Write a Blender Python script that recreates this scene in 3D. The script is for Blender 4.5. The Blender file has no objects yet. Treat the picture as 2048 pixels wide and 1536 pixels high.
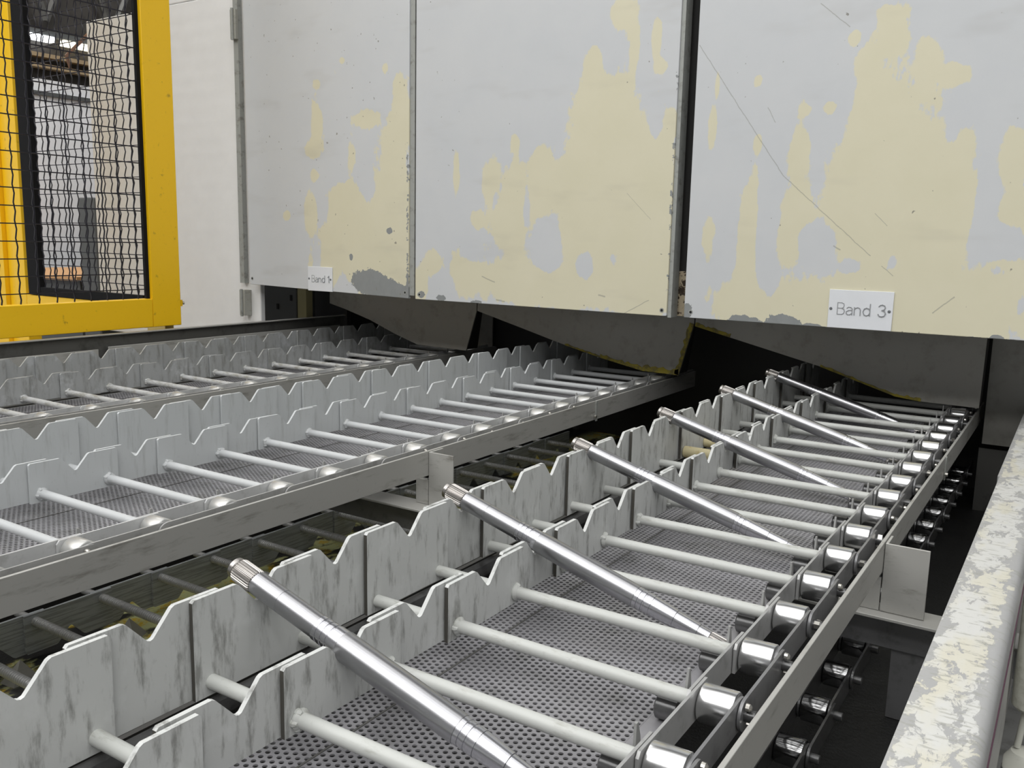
import bpy, math, random
from mathutils import Matrix, Vector
random.seed(7)
S = bpy.context.scene
COL = S.collection
PI = math.pi

# ------------------------------------------------------------------ camera
cam_d = bpy.data.cameras.new('camera'); cam = bpy.data.objects.new('camera', cam_d); COL.objects.link(cam)
cam_d.sensor_fit = 'HORIZONTAL'; cam_d.sensor_width = 36.0
cam_d.lens = 1768.65 / 2048 * 36.0
cam_d.clip_start = 0.02; cam_d.clip_end = 200
right = Vector((0.8391078, 0.5435405, 0.0214768))
down = Vector((0.1047834, -0.1227679, -0.9868883))
fwd = Vector((-0.5337775, 0.8303561, -0.1599696))
cam.matrix_world = Matrix(((right.x, -down.x, -fwd.x, 0.0), (right.y, -down.y, -fwd.y, 0.0), (right.z, -down.z, -fwd.z, 1.4), (0, 0, 0, 1)))
S.camera = cam

# ------------------------------------------------------------------ world, light, exposure
S.view_settings.view_transform = 'Standard'; S.view_settings.look = 'None'
S.view_settings.gamma = 1.0; S.view_settings.use_curve_mapping = False
S.view_settings.exposure = 0.30
W = bpy.data.worlds.new('hall_air'); S.world = W; W.use_nodes = True
W.node_tree.nodes['Background'].inputs[0].default_value = (0.80, 0.86, 0.90, 1)
W.node_tree.nodes['Background'].inputs[1].default_value = 0.20

def area(name, loc, size, power, rot=(0, 0, 0), color=(1, 0.995, 0.985)):
    d = bpy.data.lights.new(name, 'AREA'); d.shape = 'RECTANGLE'; d.size, d.size_y = size
    d.energy = power; d.color = color
    o = bpy.data.objects.new(name, d); COL.objects.link(o); o.location = loc; o.rotation_euler = rot
    return o
for y, p in ((2.05, 45), (0.75, 60), (-0.55, 90), (-1.9, 125), (-3.3, 160)):
    area('hall_lamp', (-2.6, y, 4.7), (13.0, 0.75), p)
    area('added_uplight', (-2.6, y, 4.78), (13.0, 0.75), p * 0.55, (PI, 0, 0))  # added uplight, brightens the ceiling for reflections and fill
area('hall_lamp', (-5.8, 3.9, 4.9), (2.2, 0.5), 60)

# ------------------------------------------------------------------ mesh helpers
class MB:
    def __init__(s): s.v = []; s.f = []
    def add(s, v, f):
        n = len(s.v); s.v += [tuple(p) for p in v]; s.f += [tuple(i + n for i in q) for q in f]; return s
    def box(s, x0, x1, y0, y1, z0, z1):
        v = [(x, y, z) for x in (x0, x1) for y in (y0, y1) for z in (z0, z1)]
        return s.add(v, [(0, 1, 3, 2), (4, 6, 7, 5), (0, 4, 5, 1), (2, 3, 7, 6), (0, 2, 6, 4), (1, 5, 7, 3)])
    def prism(s, prof, axis, a, b):
        # prof: list of 2D points; axis x: (y,z), axis y: (x,z), axis z: (x,y)
        n = len(prof)
        def P(p, t):
            return (t, p[0], p[1]) if axis == 'x' else (p[0], t, p[1]) if axis == 'y' else (p[0], p[1], t)
        v = [P(p, a) for p in prof] + [P(p, b) for p in prof]
        f = [tuple(range(n)), tuple(range(2 * n - 1, n - 1, -1))]
        f += [(i, i + n, (i + 1) % n + n, (i + 1) % n) for i in range(n)]
        return s.add(v, f)
    def lathe(s, prof, p0=(0, 0, 0), d=(1, 0, 0), n=24, star=None):
        # prof: (t, r) along direction d from p0
        d = Vector(d).normalized(); u = d.orthogonal().normalized(); w = d.cross(u); p0 = Vector(p0)
        v = []; f = []
        for t, r in prof:
            for i in range(n):
                a = 2 * PI * i / n
                rr = r * (star(i) if star else 1)
                v.append(p0 + d * t + (u * math.cos(a) + w * math.sin(a)) * rr)
        m = len(prof)
        for k in range(m - 1):
            for i in range(n):
                j = (i + 1) % n
                f.append((k * n + i, k * n + j, (k + 1) * n + j, (k + 1) * n + i))
        f.append(tuple(range(n - 1, -1, -1))); f.append(tuple((m - 1) * n + i for i in range(n)))
        return s.add(v, f)
    def cyl(s, p0, p1, r, n=20):
        d = Vector(p1) - Vector(p0); return s.lathe([(0, r), (d.length, r)], p0, d, n)
    def tube(s, pts, r, n=6):
        pts = [Vector(p) for p in pts]; m = len(pts); v = []; f = []
        t0 = (pts[1] - pts[0]).normalized(); u = t0.orthogonal().normalized()
        for k, p in enumerate(pts):
            t = (pts[min(k + 1, m - 1)] - pts[max(k - 1, 0)]).normalized()
            u = (u - t * u.dot(t)).normalized(); w = t.cross(u)
            for i in range(n):
                a = 2 * PI * i / n; v.append(p + (u * math.cos(a) + w * math.sin(a)) * r)
        for k in range(m - 1):
            for i in range(n):
                j = (i + 1) % n; f.append((k * n + i, k * n + j, (k + 1) * n + j, (k + 1) * n + i))
        f.append(tuple(range(n - 1, -1, -1))); f.append(tuple((m - 1) * n + i for i in range(n)))
        return s.add(v, f)
    def mesh(s, name, smooth=True):
        me = bpy.data.meshes.new(name); me.from_pydata(s.v, [], s.f); me.update()
        import bmesh
        bm = bmesh.new(); bm.from_mesh(me); bmesh.ops.recalc_face_normals(bm, faces=bm.faces); bm.to_mesh(me); bm.free()
        if smooth:
            me.polygons.foreach_set('use_smooth', [True] * len(me.polygons)); me.set_sharp_from_angle(angle=math.radians(32))
        return me

def put(name, me, mat, parent=None, loc=(0, 0, 0), rot=(0, 0, 0), bevel=0):
    o = bpy.data.objects.new(name, me); COL.objects.link(o)
    if mat is not None and not me.materials: me.materials.append(mat)
    o.location = loc; o.rotation_euler = rot
    if parent: o.parent = parent
    if bevel:
        b = o.modifiers.new('bevel', 'BEVEL'); b.width = bevel; b.segments = 2; b.limit_method = 'ANGLE'; b.angle_limit = math.radians(50)
    return o
def build(name, mb, mat, parent=None, bevel=0, smooth=True):
    return put(name, mb.mesh(name, smooth), mat, parent, bevel=bevel)
def tag(o, label, cat, group=None, kind=None):
    o['label'] = label; o['category'] = cat
    if group: o['group'] = group
    if kind: o['kind'] = kind
    return o
def thing(name, label, cat, loc=(0, 0, 0), group=None):
    o = bpy.data.objects.new(name, None); COL.objects.link(o); o.location = loc; o.empty_display_size = 0.05
    return tag(o, label, cat, group)
def struct(o):
    o['kind'] = 'structure'; return o

# ------------------------------------------------------------------ material helpers
class N:
    def __init__(s, name):
        s.m = bpy.data.materials.new(name); s.m.use_nodes = True; s.t = s.m.node_tree
        s.b = s.t.nodes['Principled BSDF']
    def n(s, typ, **kw):
        x = s.t.nodes.new(typ)
        for k, v in kw.items():
            if k in ('operation', 'blend_type', 'data_type', 'noise_dimensions', 'distance', 'feature', 'musgrave_type'): setattr(x, k, v)
        return x
    def l(s, a, b): s.t.links.new(a, b)
    def val(s, sock, v):
        if hasattr(v, 'is_output') or hasattr(v, 'links'): s.l(v, sock)
        else: sock.default_value = v
    def math(s, op, a, b=None, c=None, clamp=False):
        x = s.n('ShaderNodeMath', operation=op); x.use_clamp = clamp
        s.val(x.inputs[0], a)
        if b is not None: s.val(x.inputs[1], b)
        if c is not None: s.val(x.inputs[2], c)
        return x.outputs[0]
    def coords(s, rnd=True):
        tc = s.n('ShaderNodeTexCoord'); out = tc.outputs['Object']
        if rnd:
            oi = s.n('ShaderNodeObjectInfo'); vm = s.n('ShaderNodeVectorMath', operation='ADD')
            sc = s.n('ShaderNodeVectorMath', operation='SCALE'); cx = s.n('ShaderNodeCombineXYZ')
            s.l(oi.outputs['Random'], cx.inputs[0]); s.l(oi.outputs['Random'], cx.inputs[1]); s.l(oi.outputs['Random'], cx.inputs[2])
            s.l(cx.outputs[0], sc.inputs[0]); sc.inputs['Scale'].default_value = 37.0
            s.l(out, vm.inputs[0]); s.l(sc.outputs[0], vm.inputs[1]); out = vm.outputs[0]
        return out
    def noise(s, co, scale=(1, 1, 1), sc=5.0, detail=6.0, rough=0.6, dist=0.0):
        mp = s.n('ShaderNodeMapping'); s.l(co, mp.inputs[0]); mp.inputs['Scale'].default_value = scale
        nz = s.n('ShaderNodeTexNoise'); s.l(mp.outputs[0], nz.inputs['Vector'])
        nz.inputs['Scale'].default_value = sc; nz.inputs['Detail'].default_value = detail
        nz.inputs['Roughness'].default_value = rough; nz.inputs['Distortion'].default_value = dist
        return nz.outputs['Fac']
    def step(s, f, lo, hi):
        mr = s.n('ShaderNodeMapRange'); mr.interpolation_type = 'SMOOTHSTEP'
        s.l(f, mr.inputs[0]); mr.inputs[1].default_value = lo; mr.inputs[2].default_value = hi
        return mr.outputs[0]
    def mix(s, f, a, b):
        x = s.n('ShaderNodeMix', data_type='RGBA'); s.val(x.inputs[0], f)
        for sock, v in ((x.inputs[6], a), (x.inputs[7], b)):
            if isinstance(v, tuple): sock.default_value = (*v[:3], 1)
            else: s.l(v, sock)
        return x.outputs[2]
    def color(s, c):
        if isinstance(c, tuple): s.b.inputs['Base Color'].default_value = (*c[:3], 1)
        else: s.l(c, s.b.inputs['Base Color'])
    def set(s, rough=0.5, metal=0.0, spec=0.5):
        s.val(s.b.inputs['Roughness'], rough); s.val(s.b.inputs['Metallic'], metal); s.b.inputs['Specular IOR Level'].default_value = spec
    def bump(s, h, strength=0.2, dist=0.002):
        x = s.n('ShaderNodeBump'); s.l(h, x.inputs['Height']); x.inputs['Strength'].default_value = strength; x.inputs['Distance'].default_value = dist
        s.l(x.outputs[0], s.b.inputs['Normal'])
    def gauss(s, X, Z, blobs):
        tot = None
        for cx, cz, rx, rz, a in blobs:
            dx = s.math('DIVIDE', s.math('SUBTRACT', X, cx), rx); dz = s.math('DIVIDE', s.math('SUBTRACT', Z, cz), rz)
            r2 = s.math('MULTIPLY_ADD', dx, dx, s.math('MULTIPLY', dz, dz))
            r4 = s.math('MULTIPLY', r2, r2)
            g = s.math('DIVIDE', a, s.math('ADD', r4, 1.0))
            tot = g if tot is None else s.math('ADD', tot, g)
        return tot

def m_worn(name, base, dark, dirt=0.5, scale=(20, 20, 5), rough=0.55, metal=0.0, lo=0.50, hi=0.72, light=None):
    m = N(name); co = m.coords()
    a = m.step(m.noise(co, scale, 3.0, 7, 0.65), lo, hi)
    b = m.noise(co, (1, 1, 1), 90.0, 3, 0.6)
    f = m.math('MULTIPLY', a, dirt)
    c = m.mix(f, base, dark)
    if light:
        c = m.mix(m.math('MULTIPLY', m.step(m.noise(co, (1, 1, 1), 14.0, 5), 0.55, 0.7), 0.5), c, light)
    spk = m.math('MULTIPLY', m.step(b, 0.62, 0.75), 0.35)
    c = m.mix(spk, c, tuple(x * 0.75 for x in base))
    m.color(c); m.set(rough, metal); m.bump(b, 0.12, 0.001)
    return m.m
def m_plain(name, col, rough=0.5, metal=0.0, spec=0.5):
    m = N(name); co = m.coords()
    n = m.noise(co, (1, 1, 1), 12.0, 5)
    m.color(m.mix(m.math('MULTIPLY', n, 0.35), col, tuple(c * 0.7 for c in col))); m.set(rough, metal, spec); return m.m
def m_emit(name, col, st):
    m = N(name); m.b.inputs['Emission Color'].default_value = (*col, 1); m.b.inputs['Emission Strength'].default_value = st; m.color(col); return m.m

M = {}
M['comb'] = m_worn('dirty_coated_comb', (0.56, 0.57, 0.555), (0.19, 0.19, 0.175), 0.8, (22, 22, 5), 0.5, 0.0, 0.49, 0.70, (0.66, 0.67, 0.66))
M['comb_clean'] = m_worn('clean_coated_comb', (0.53, 0.55, 0.555), (0.34, 0.35, 0.34), 0.6, (22, 22, 3), 0.42, 0.0, 0.5, 0.75)
M['comb_grey'] = m_worn('grey_coated_comb', (0.40, 0.41, 0.41), (0.20, 0.20, 0.18), 0.7, (16, 16, 4), 0.4, 0.15, 0.45, 0.7, (0.58, 0.6, 0.62))
M['rod'] = m_worn('off_white_rod', (0.50, 0.51, 0.485), (0.29, 0.29, 0.25), 0.75, (8, 30, 30), 0.4, 0.0, 0.52, 0.75)
M['rod_grey'] = m_worn('dirty_grey_rod', (0.46, 0.465, 0.46), (0.26, 0.25, 0.21), 0.8, (10, 30, 30), 0.4, 0.0, 0.46, 0.66)
M['rod_clean'] = m_worn('white_coated_rod', (0.51, 0.525, 0.53), (0.36, 0.37, 0.36), 0.5, (8, 30, 30), 0.4, 0.0, 0.52, 0.75)
M['rail'] = m_worn('stained_stainless_rail', (0.44, 0.435, 0.41), (0.20, 0.19, 0.165), 0.75, (5, 3, 16), 0.45, 0.2, 0.52, 0.74)
M['link'] = m_worn('grey_link_plate', (0.40, 0.40, 0.395), (0.22, 0.22, 0.21), 0.6, (10, 10, 10), 0.4, 0.3)
M['link_pale'] = m_worn('pale_link_plate', (0.55, 0.555, 0.555), (0.34, 0.34, 0.33), 0.6, (10, 10, 10), 0.4, 0.1)
M['side_link'] = m_worn('dark_side_link', (0.24, 0.24, 0.245), (0.12, 0.12, 0.12), 0.6, (10, 10, 10), 0.36, 0.4)
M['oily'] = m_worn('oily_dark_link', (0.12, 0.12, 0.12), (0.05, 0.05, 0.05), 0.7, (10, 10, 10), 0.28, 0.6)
M['chrome'] = m_plain('polished_roller_steel', (0.78, 0.78, 0.78), 0.24, 1.0)
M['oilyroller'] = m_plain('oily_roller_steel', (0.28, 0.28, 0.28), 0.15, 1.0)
M['roller_white'] = m_plain('worn_roller_steel', (0.62, 0.62, 0.60), 0.36, 0.7)
M['bolt'] = m_plain('bright_bolt_steel', (0.62, 0.6, 0.55), 0.3, 0.9)
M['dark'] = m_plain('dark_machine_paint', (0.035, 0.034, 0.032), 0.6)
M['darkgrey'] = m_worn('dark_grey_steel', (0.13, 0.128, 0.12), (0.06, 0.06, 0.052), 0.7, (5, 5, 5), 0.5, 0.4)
M['chute'] = m_worn('dull_chute_sheet', (0.37, 0.36, 0.33), (0.27, 0.26, 0.22), 0.7, (6, 6, 6), 0.45, 0.2)
M['tray'] = m_worn('perforated_tray_steel', (0.32, 0.315, 0.33), (0.18, 0.18, 0.17), 0.7, (5, 5, 5), 0.42, 0.4)
M['thread'] = m_plain('dark_threaded_steel', (0.46, 0.46, 0.45), 0.4, 0.3)
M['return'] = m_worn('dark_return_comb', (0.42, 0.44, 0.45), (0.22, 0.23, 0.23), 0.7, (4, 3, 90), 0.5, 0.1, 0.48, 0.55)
M['yellow'] = m_worn('yellow_guard_paint', (0.93, 0.56, 0.008), (0.25, 0.15, 0.015), 0.75, (9, 9, 9), 0.38, 0.0, 0.62, 0.74)
M['pale_yellow'] = m_plain('faded_yellow_paint', (0.55, 0.42, 0.14), 0.5)
M['wire'] = m_plain('black_wire', (0.012, 0.011, 0.018), 0.45, 0.2)
M['black'] = m_plain('black_angle_iron', (0.007, 0.007, 0.008), 0.75, 0.0, 0.2)
M['white'] = m_plain('white_cabinet_paint', (0.93, 0.93, 0.925), 0.45)
M['hallwhite'] = m_plain('white_hall_wall', (0.93, 0.94, 0.96), 0.7)
M['tan'] = m_plain('tan_roof_beam', (0.36, 0.27, 0.16), 0.6)
M['orange'] = m_plain('orange_conduit', (0.26, 0.11, 0.035), 0.6)
M['hallgrey'] = m_plain('grey_hall_wall', (0.66, 0.67, 0.68), 0.8)
M['ceil'] = m_plain('grey_hall_ceiling', (0.62, 0.63, 0.64), 0.9)
M['roof'] = m_worn('dark_roof', (0.05, 0.045, 0.04), (0.02, 0.018, 0.016), 0.8, (3, 3, 3), 0.8)
M['hinge'] = m_worn('grey_hinge_steel', (0.42, 0.42, 0.38), (0.2, 0.2, 0.16), 0.7, (10, 10, 20), 0.5, 0.3)
M['edge'] = m_worn('grey_primer_edge', (0.36, 0.37, 0.35), (0.18, 0.18, 0.15), 0.8, (10, 10, 12), 0.5, 0.1)
M['flaky'] = m_worn('flaking_cream_paint', (0.62, 0.52, 0.36), (0.06, 0.04, 0.025), 1.0, (14, 14, 14), 0.7, 0.0, 0.5, 0.56)
M['sign'] = m_plain('white_sign_plastic', (0.80, 0.82, 0.85), 0.35)
M['ink'] = m_plain('grey_engraved_ink', (0.16, 0.17, 0.18), 0.6)
M['engraved'] = m_plain('pale_engraved_letters', (0.30, 0.31, 0.32), 0.6)
M['grime_shade'] = m_plain('seam_grime_and_gap_shade', (0.07, 0.065, 0.055), 0.7)
M['hole'] = m_plain('screw_hole_black', (0.01, 0.01, 0.01), 0.8)
M['sleeve'] = m_worn('yellowed_plastic', (0.62, 0.55, 0.33), (0.45, 0.32, 0.10), 0.7, (20, 20, 20), 0.4)
M['sludge_edge'] = m_worn('yellow_residue', (0.38, 0.31, 0.03), (0.14, 0.12, 0.05), 0.8, (14, 14, 14), 0.6, 0.0, 0.42, 0.6)
M['cream_post'] = m_plain('cream_post_paint', (0.40, 0.36, 0.19), 0.5)
M['floor'] = m_worn('oily_floor', (0.26, 0.26, 0.25), (0.12, 0.12, 0.11), 0.8, (2, 2, 2), 0.5)
M['greycab'] = m_plain('grey_cabinet_paint', (0.10, 0.105, 0.105), 0.5)
M['blue'] = m_plain('blue_plastic', (0.03, 0.10, 0.30), 0.4)
M['carton'] = m_plain('orange_carton', (0.65, 0.36, 0.16), 0.7)
M['cylwhite'] = m_worn('white_cylinder_paint', (0.62, 0.62, 0.55), (0.25, 0.24, 0.18), 0.7, (6, 6, 6), 0.4)

def m_shaft():
    m = N('ground_shaft_steel'); co = m.coords()
    n = m.noise(co, (1, 1, 1), 25.0, 3, 0.5)
    m.color(m.mix(n, (0.40, 0.40, 0.415), (0.47, 0.47, 0.485))); m.set(0.3, 1.0)
    m.val(m.b.inputs['Roughness'], m.math('MULTIPLY_ADD', n, 0.08, 0.27)); return m.m
M['shaft'] = m_shaft()
M['shaft_band'] = m_plain('bright_ground_band', (0.62, 0.62, 0.65), 0.26, 1.0)
M['spline'] = m_plain('dull_spline_steel', (0.42, 0.40, 0.38), 0.32, 1.0)

def m_panel(name, cream, primer, seed, scr=()):
    m = N(name); tc = m.n('ShaderNodeTexCoord'); co = tc.outputs['Object']
    sp = m.n('ShaderNodeSeparateXYZ'); m.l(co, sp.inputs[0]); X, Z = sp.outputs[0], sp.outputs[2]
    mv = m.n('ShaderNodeVectorMath', operation='ADD'); m.l(co, mv.inputs[0]); mv.inputs[1].default_value = (seed, seed, seed)
    co2 = mv.outputs[0]
    nz = m.noise(co2, (9, 9, 2.6), 1.0, 8, 0.64, 0.35)
    fine = m.noise(co2, (1, 1, 0.6), 38.0, 6, 0.65)
    g = m.gauss(X, Z, cream)
    f = m.math('ADD', g, m.math('MULTIPLY_ADD', nz, 1.9, -0.95))
    f = m.math('ADD', f, m.math('MULTIPLY_ADD', fine, 1.0, -0.5))
    cr = m.step(f, 0.42, 0.54)
    n2 = m.noise(co2, (1, 1, 1), 6.0, 4)
    grey = m.mix(n2, (0.575, 0.595, 0.615), (0.64, 0.65, 0.655))
    creamc = m.mix(n2, (0.67, 0.635, 0.465), (0.73, 0.69, 0.53))
    c = m.mix(cr, grey, creamc)
    gp = m.gauss(X, Z, primer)
    f2 = m.math('ADD', gp, m.math('MULTIPLY_ADD', m.noise(co2, (1, 1, 1), 16.0, 6, 0.6), 1.2, -0.6))
    f2 = m.math('ADD', f2, m.math('MULTIPLY_ADD', m.noise(co2, (1, 1, 1), 70.0, 4, 0.6), 1.0, -0.5))
    pr = m.step(f2, 0.49, 0.54)
    c = m.mix(pr, c, m.mix(fine, (0.23, 0.245, 0.245), (0.30, 0.31, 0.31)))
    # small specks and scratches
    spk = m.noise(co2, (1, 1, 1), 55.0, 2, 0.5)
    c = m.mix(m.math('MULTIPLY', m.step(spk, 0.735, 0.77), 0.8), c, (0.20, 0.19, 0.16))
    for (xa, za, xb, zb, w) in scr:
        L = math.hypot(xb - xa, zb - za); ux, uz = (xb - xa) / L, (zb - za) / L
        u = m.math('ADD', m.math('MULTIPLY_ADD', X, ux, -xa * ux - za * uz), m.math('MULTIPLY', Z, uz))
        v = m.math('ADD', m.math('MULTIPLY_ADD', X, -uz, xa * uz - za * ux), m.math('MULTIPLY', Z, ux))
        v = m.math('ADD', v, m.math('MULTIPLY_ADD', fine, 0.006, -0.003))
        inside = m.math('LESS_THAN', m.math('ABSOLUTE', m.math('SUBTRACT', u, L / 2)), L / 2)
        near = m.math('LESS_THAN', m.math('ABSOLUTE', v), w)
        c = m.mix(m.math('MULTIPLY', m.math('MULTIPLY', inside, near), 0.5), c, (0.25, 0.25, 0.22))
    sm = m.step(m.noise(co2, (1.2, 1.2, 4), 2.2, 3), 0.55, 0.8)
    c = m.mix(m.math('MULTIPLY', sm, 0.22), c, (0.36, 0.34, 0.30))
    m.color(c); m.set(0.42, 0.0, 0.4); m.bump(fine, 0.05, 0.001)
    return m.m

def m_beam():
    m = N('peeling_beam_paint'); tc = m.n('ShaderNodeTexCoord'); co = tc.outputs['Object']
    sp = m.n('ShaderNodeSeparateXYZ'); m.l(co, sp.inputs[0]); X = sp.outputs[0]
    a = m.noise(co, (55, 26, 30), 1.0, 9, 0.68, 0.4)
    edge = m.math('ABSOLUTE', m.math('DIVIDE', m.math('ADD', X, 0.0765), 0.036))
    e4 = m.math('MULTIPLY', m.math('POWER', edge, 3.0), 0.20)
    f = m.math('SUBTRACT', a, e4)
    pk = m.step(f, 0.415, 0.455)
    y = m.noise(co, (14, 5, 5), 1.0, 4)
    pc = m.mix(m.step(y, 0.45, 0.6), (0.60, 0.60, 0.575), (0.60, 0.58, 0.49))
    gc = m.mix(a, (0.35, 0.35, 0.35), (0.41, 0.41, 0.40))
    sc = m.step(m.noise(co, (40, 130, 40), 1.0, 6, 0.65), 0.53, 0.62)
    c = m.mix(pk, gc, pc); c = m.mix(m.math('MULTIPLY', sc, 0.55), c, (0.30, 0.30, 0.26))
    m.color(c); m.set(0.4); m.bump(pk, 0.3, 0.001); return m.m
M['beam'] = m_beam()

def m_pan():
    m = N('sludge_pan'); tc = m.n('ShaderNodeTexCoord'); co = tc.outputs['Object']
    a = m.step(m.noise(co, (6, 3, 3), 1.0, 7, 0.65), 0.46, 0.52)
    b = m.noise(co, (30, 30, 30), 1.0, 6, 0.7)
    y = m.mix(m.step(b, 0.5, 0.6), (0.55, 0.57, 0.27), (0.62, 0.42, 0.03))
    sp = m.n('ShaderNodeSeparateXYZ'); m.l(co, sp.inputs[0])
    a = m.math('MULTIPLY', a, m.math('MULTIPLY', m.step(sp.outputs[0], -1.80, -1.70), m.math('SUBTRACT', 1.0, m.step(sp.outputs[0], -1.40, -1.30))))
    m.color(m.mix(a, (0.020, 0.020, 0.019), y)); m.set(0.45); m.bump(b, 0.6, 0.006); return m.m
M['pan'] = m_pan()

# ------------------------------------------------------------------ setting
struct(build('floor', MB().box(-14, 8, -8, 14, -0.1, 0), M['floor']))
struct(build('wall_left', MB().box(-7.2, -7.0, -8, 14, 0, 2.565), M['hallwhite']))
struct(build('trim_1', MB().box(-7.02, -6.98, -8, 14, 2.44, 2.47), M['greycab']))
struct(build('wall_left_upper', MB().box(-7.2, -7.05, -8, 14, 2.565, 5.99), M['roof']))
struct(build('wall_back', MB().box(-14, 8, -8.2, -8, 0, 6.0), M['hallgrey']))
struct(build('wall_right', MB().box(8, 8.2, -8, 14, 0, 6.0), M['hallgrey']))
struct(build('ceiling', MB().box(-14, 8, -8, 14, 6.0, 6.1), M['ceil']))

# worn areas of the door paint: (x, z, half width, half height, weight); scratches: (x0, z0, x1, z1, width)
P1 = [(-2.244, 1.386, 0.118, 0.125, 1.0), (-2.378, 1.418, 0.167, 0.127, 1.0), (-2.481, 1.535, 0.092, 0.072, 1.0), (-2.544, 1.311, 0.054, 0.105, 1.0), (-2.234, 1.583, 0.064, 0.122, 1.0), (-2.196, 1.822, 0.047, 0.103, 1.0), (-2.212, 1.948, 0.023, 0.047, 1.0), (-2.26, 1.761, 0.03, 0.044, 1.0), (-2.631, 1.844, 0.029, 0.059, 1.0), (-2.657, 1.743, 0.049, 0.036, 1.0), (-2.37, 1.847, 0.061, 0.031, 1.0), (-2.447, 1.711, 0.015, 0.04, 1.0), (-2.647, 1.64, 0.022, 0.024, 1.0), (-2.675, 1.501, 0.037, 0.066, 1.0), (-2.808, 1.483, 0.021, 0.021, 1.0), (-2.276, 2.024, 0.014, 0.017, 1.0), (-2.492, 2.07, 0.014, 0.011, 1.0), (-2.628, 1.99, 0.014, 0.012, 1.0), (-2.345, 1.283, 0.187, 0.068, 1.0), (-2.603, 1.51, 0.031, 0.039, -0.8), (-2.268, 1.502, 0.017, 0.049, -0.9), (-2.36, 1.576, 0.031, 0.05, -0.7), (-2.506, 1.234, 0.024, 0.07, -0.8)]
P2 = [(-1.37, 1.834, 0.082, 0.062, 1.0), (-1.362, 1.642, 0.125, 0.175, 1.0), (-1.236, 1.611, 0.119, 0.158, 1.0), (-1.304, 1.404, 0.191, 0.156, 1.0), (-1.181, 1.267, 0.112, 0.084, 1.0), (-1.462, 1.24, 0.164, 0.052, 1.0), (-1.682, 1.26, 0.177, 0.069, 1.0), (-1.705, 1.434, 0.068, 0.076, 1.0), (-1.682, 1.583, 0.053, 0.097, 1.0), (-1.572, 1.575, 0.056, 0.095, 1.0), (-1.579, 1.669, 0.03, 0.036, 1.0), (-1.695, 1.731, 0.016, 0.029, 1.0), (-1.792, 1.608, 0.032, 0.049, 1.0), (-1.846, 1.471, 0.027, 0.029, 1.0), (-1.941, 1.626, 0.012, 0.07, 0.9), (-1.921, 1.266, 0.059, 0.064, 1.0), (-2.042, 1.309, 0.036, 0.04, 1.0), (-2.099, 1.226, 0.027, 0.058, 1.0), (-1.404, 1.965, 0.029, 0.051, 1.0), (-1.333, 1.886, 0.054, 0.024, 1.0), (-1.305, 2.108, 0.042, 0.049, 1.0), (-1.255, 1.998, 0.016, 0.059, 1.0), (-1.186, 2.018, 0.016, 0.058, 0.9), (-1.167, 1.939, 0.018, 0.019, 1.0), (-1.125, 1.767, 0.02, 0.039, 1.0), (-1.552, 1.384, 0.045, 0.081, -1.3), (-1.406, 1.315, 0.034, 0.051, -1.2), (-1.302, 1.34, 0.028, 0.035, -0.9), (-1.64, 1.531, 0.014, 0.096, -0.8), (-1.176, 1.763, 0.016, 0.033, -1.0), (-1.98, 1.239, 0.045, 0.048, -0.7)]
P3 = [(-0.506, 1.728, 0.084, 0.101, 1.0), (-0.518, 1.598, 0.108, 0.133, 1.0), (-0.473, 1.465, 0.182, 0.109, 1.0), (-0.349, 1.525, 0.085, 0.117, 1.0), (-0.512, 1.23, 0.479, 0.088, 1.0), (-0.189, 1.641, 0.035, 0.072, 1.0), (-0.169, 1.491, 0.045, 0.062, 1.0), (-0.163, 1.32, 0.074, 0.069, 1.0), (-0.729, 1.659, 0.027, 0.063, 1.0), (-0.725, 1.508, 0.038, 0.051, 1.0), (-0.743, 1.405, 0.039, 0.065, 1.0), (-0.859, 1.495, 0.026, 0.112, 1.0), (-0.867, 1.363, 0.031, 0.1, 1.0), (-0.979, 1.414, 0.025, 0.075, 1.0), (-0.99, 1.746, 0.013, 0.059, 1.0), (-0.982, 1.868, 0.008, 0.039, 1.0), (-0.566, 1.896, 0.032, 0.044, 1.0), (-0.504, 1.965, 0.034, 0.04, 1.0), (-0.525, 2.019, 0.02, 0.02, 1.0), (-0.414, 1.889, 0.027, 0.051, 1.0), (-0.342, 1.85, 0.034, 0.028, 1.0), (-0.601, 1.964, 0.016, 0.024, 1.0), (-0.72, 1.782, 0.014, 0.014, 1.0), (-0.652, 1.784, 0.016, 0.015, 1.0), (-0.86, 1.872, 0.018, 0.022, 0.8), (-0.304, 1.668, 0.016, 0.031, 1.0), (-0.849, 1.695, 0.013, 0.029, 1.0), (-0.559, 1.808, 0.023, 0.047, 1.0), (-0.809, 1.397, 0.028, 0.098, -1.0), (-0.931, 1.381, 0.038, 0.067, -1.0), (-0.668, 1.426, 0.047, 0.035, -1.0), (-0.564, 1.35, 0.027, 0.02, -0.8), (-0.209, 1.428, 0.048, 0.037, -1.3), (-1.024, 1.262, 0.026, 0.111, -1.0), (-0.245, 1.507, 0.018, 0.063, -0.9), (-0.422, 1.596, 0.009, 0.021, -0.9), (-0.195, 1.342, 0.018, 0.021, -0.7), (-0.782, 1.3, 0.017, 0.039, -0.9), (-0.453, 1.369, 0.013, 0.019, -0.7), (-0.137, 1.27, 0.011, 0.034, -0.9)]
R1 = [(-2.374, 1.231, 0.079, 0.047, 1.0), (-2.289, 1.209, 0.066, 0.034, 1.0), (-2.206, 1.196, 0.049, 0.025, 1.0), (-2.255, 1.427, 0.014, 0.011, 1.1), (-2.454, 1.322, 0.009, 0.014, 1.0)]
R2 = [(-2.099, 1.193, 0.019, 0.013, 1.0), (-2.005, 1.185, 0.025, 0.01, 0.9), (-1.846, 1.18, 0.029, 0.006, 0.8)]
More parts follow.
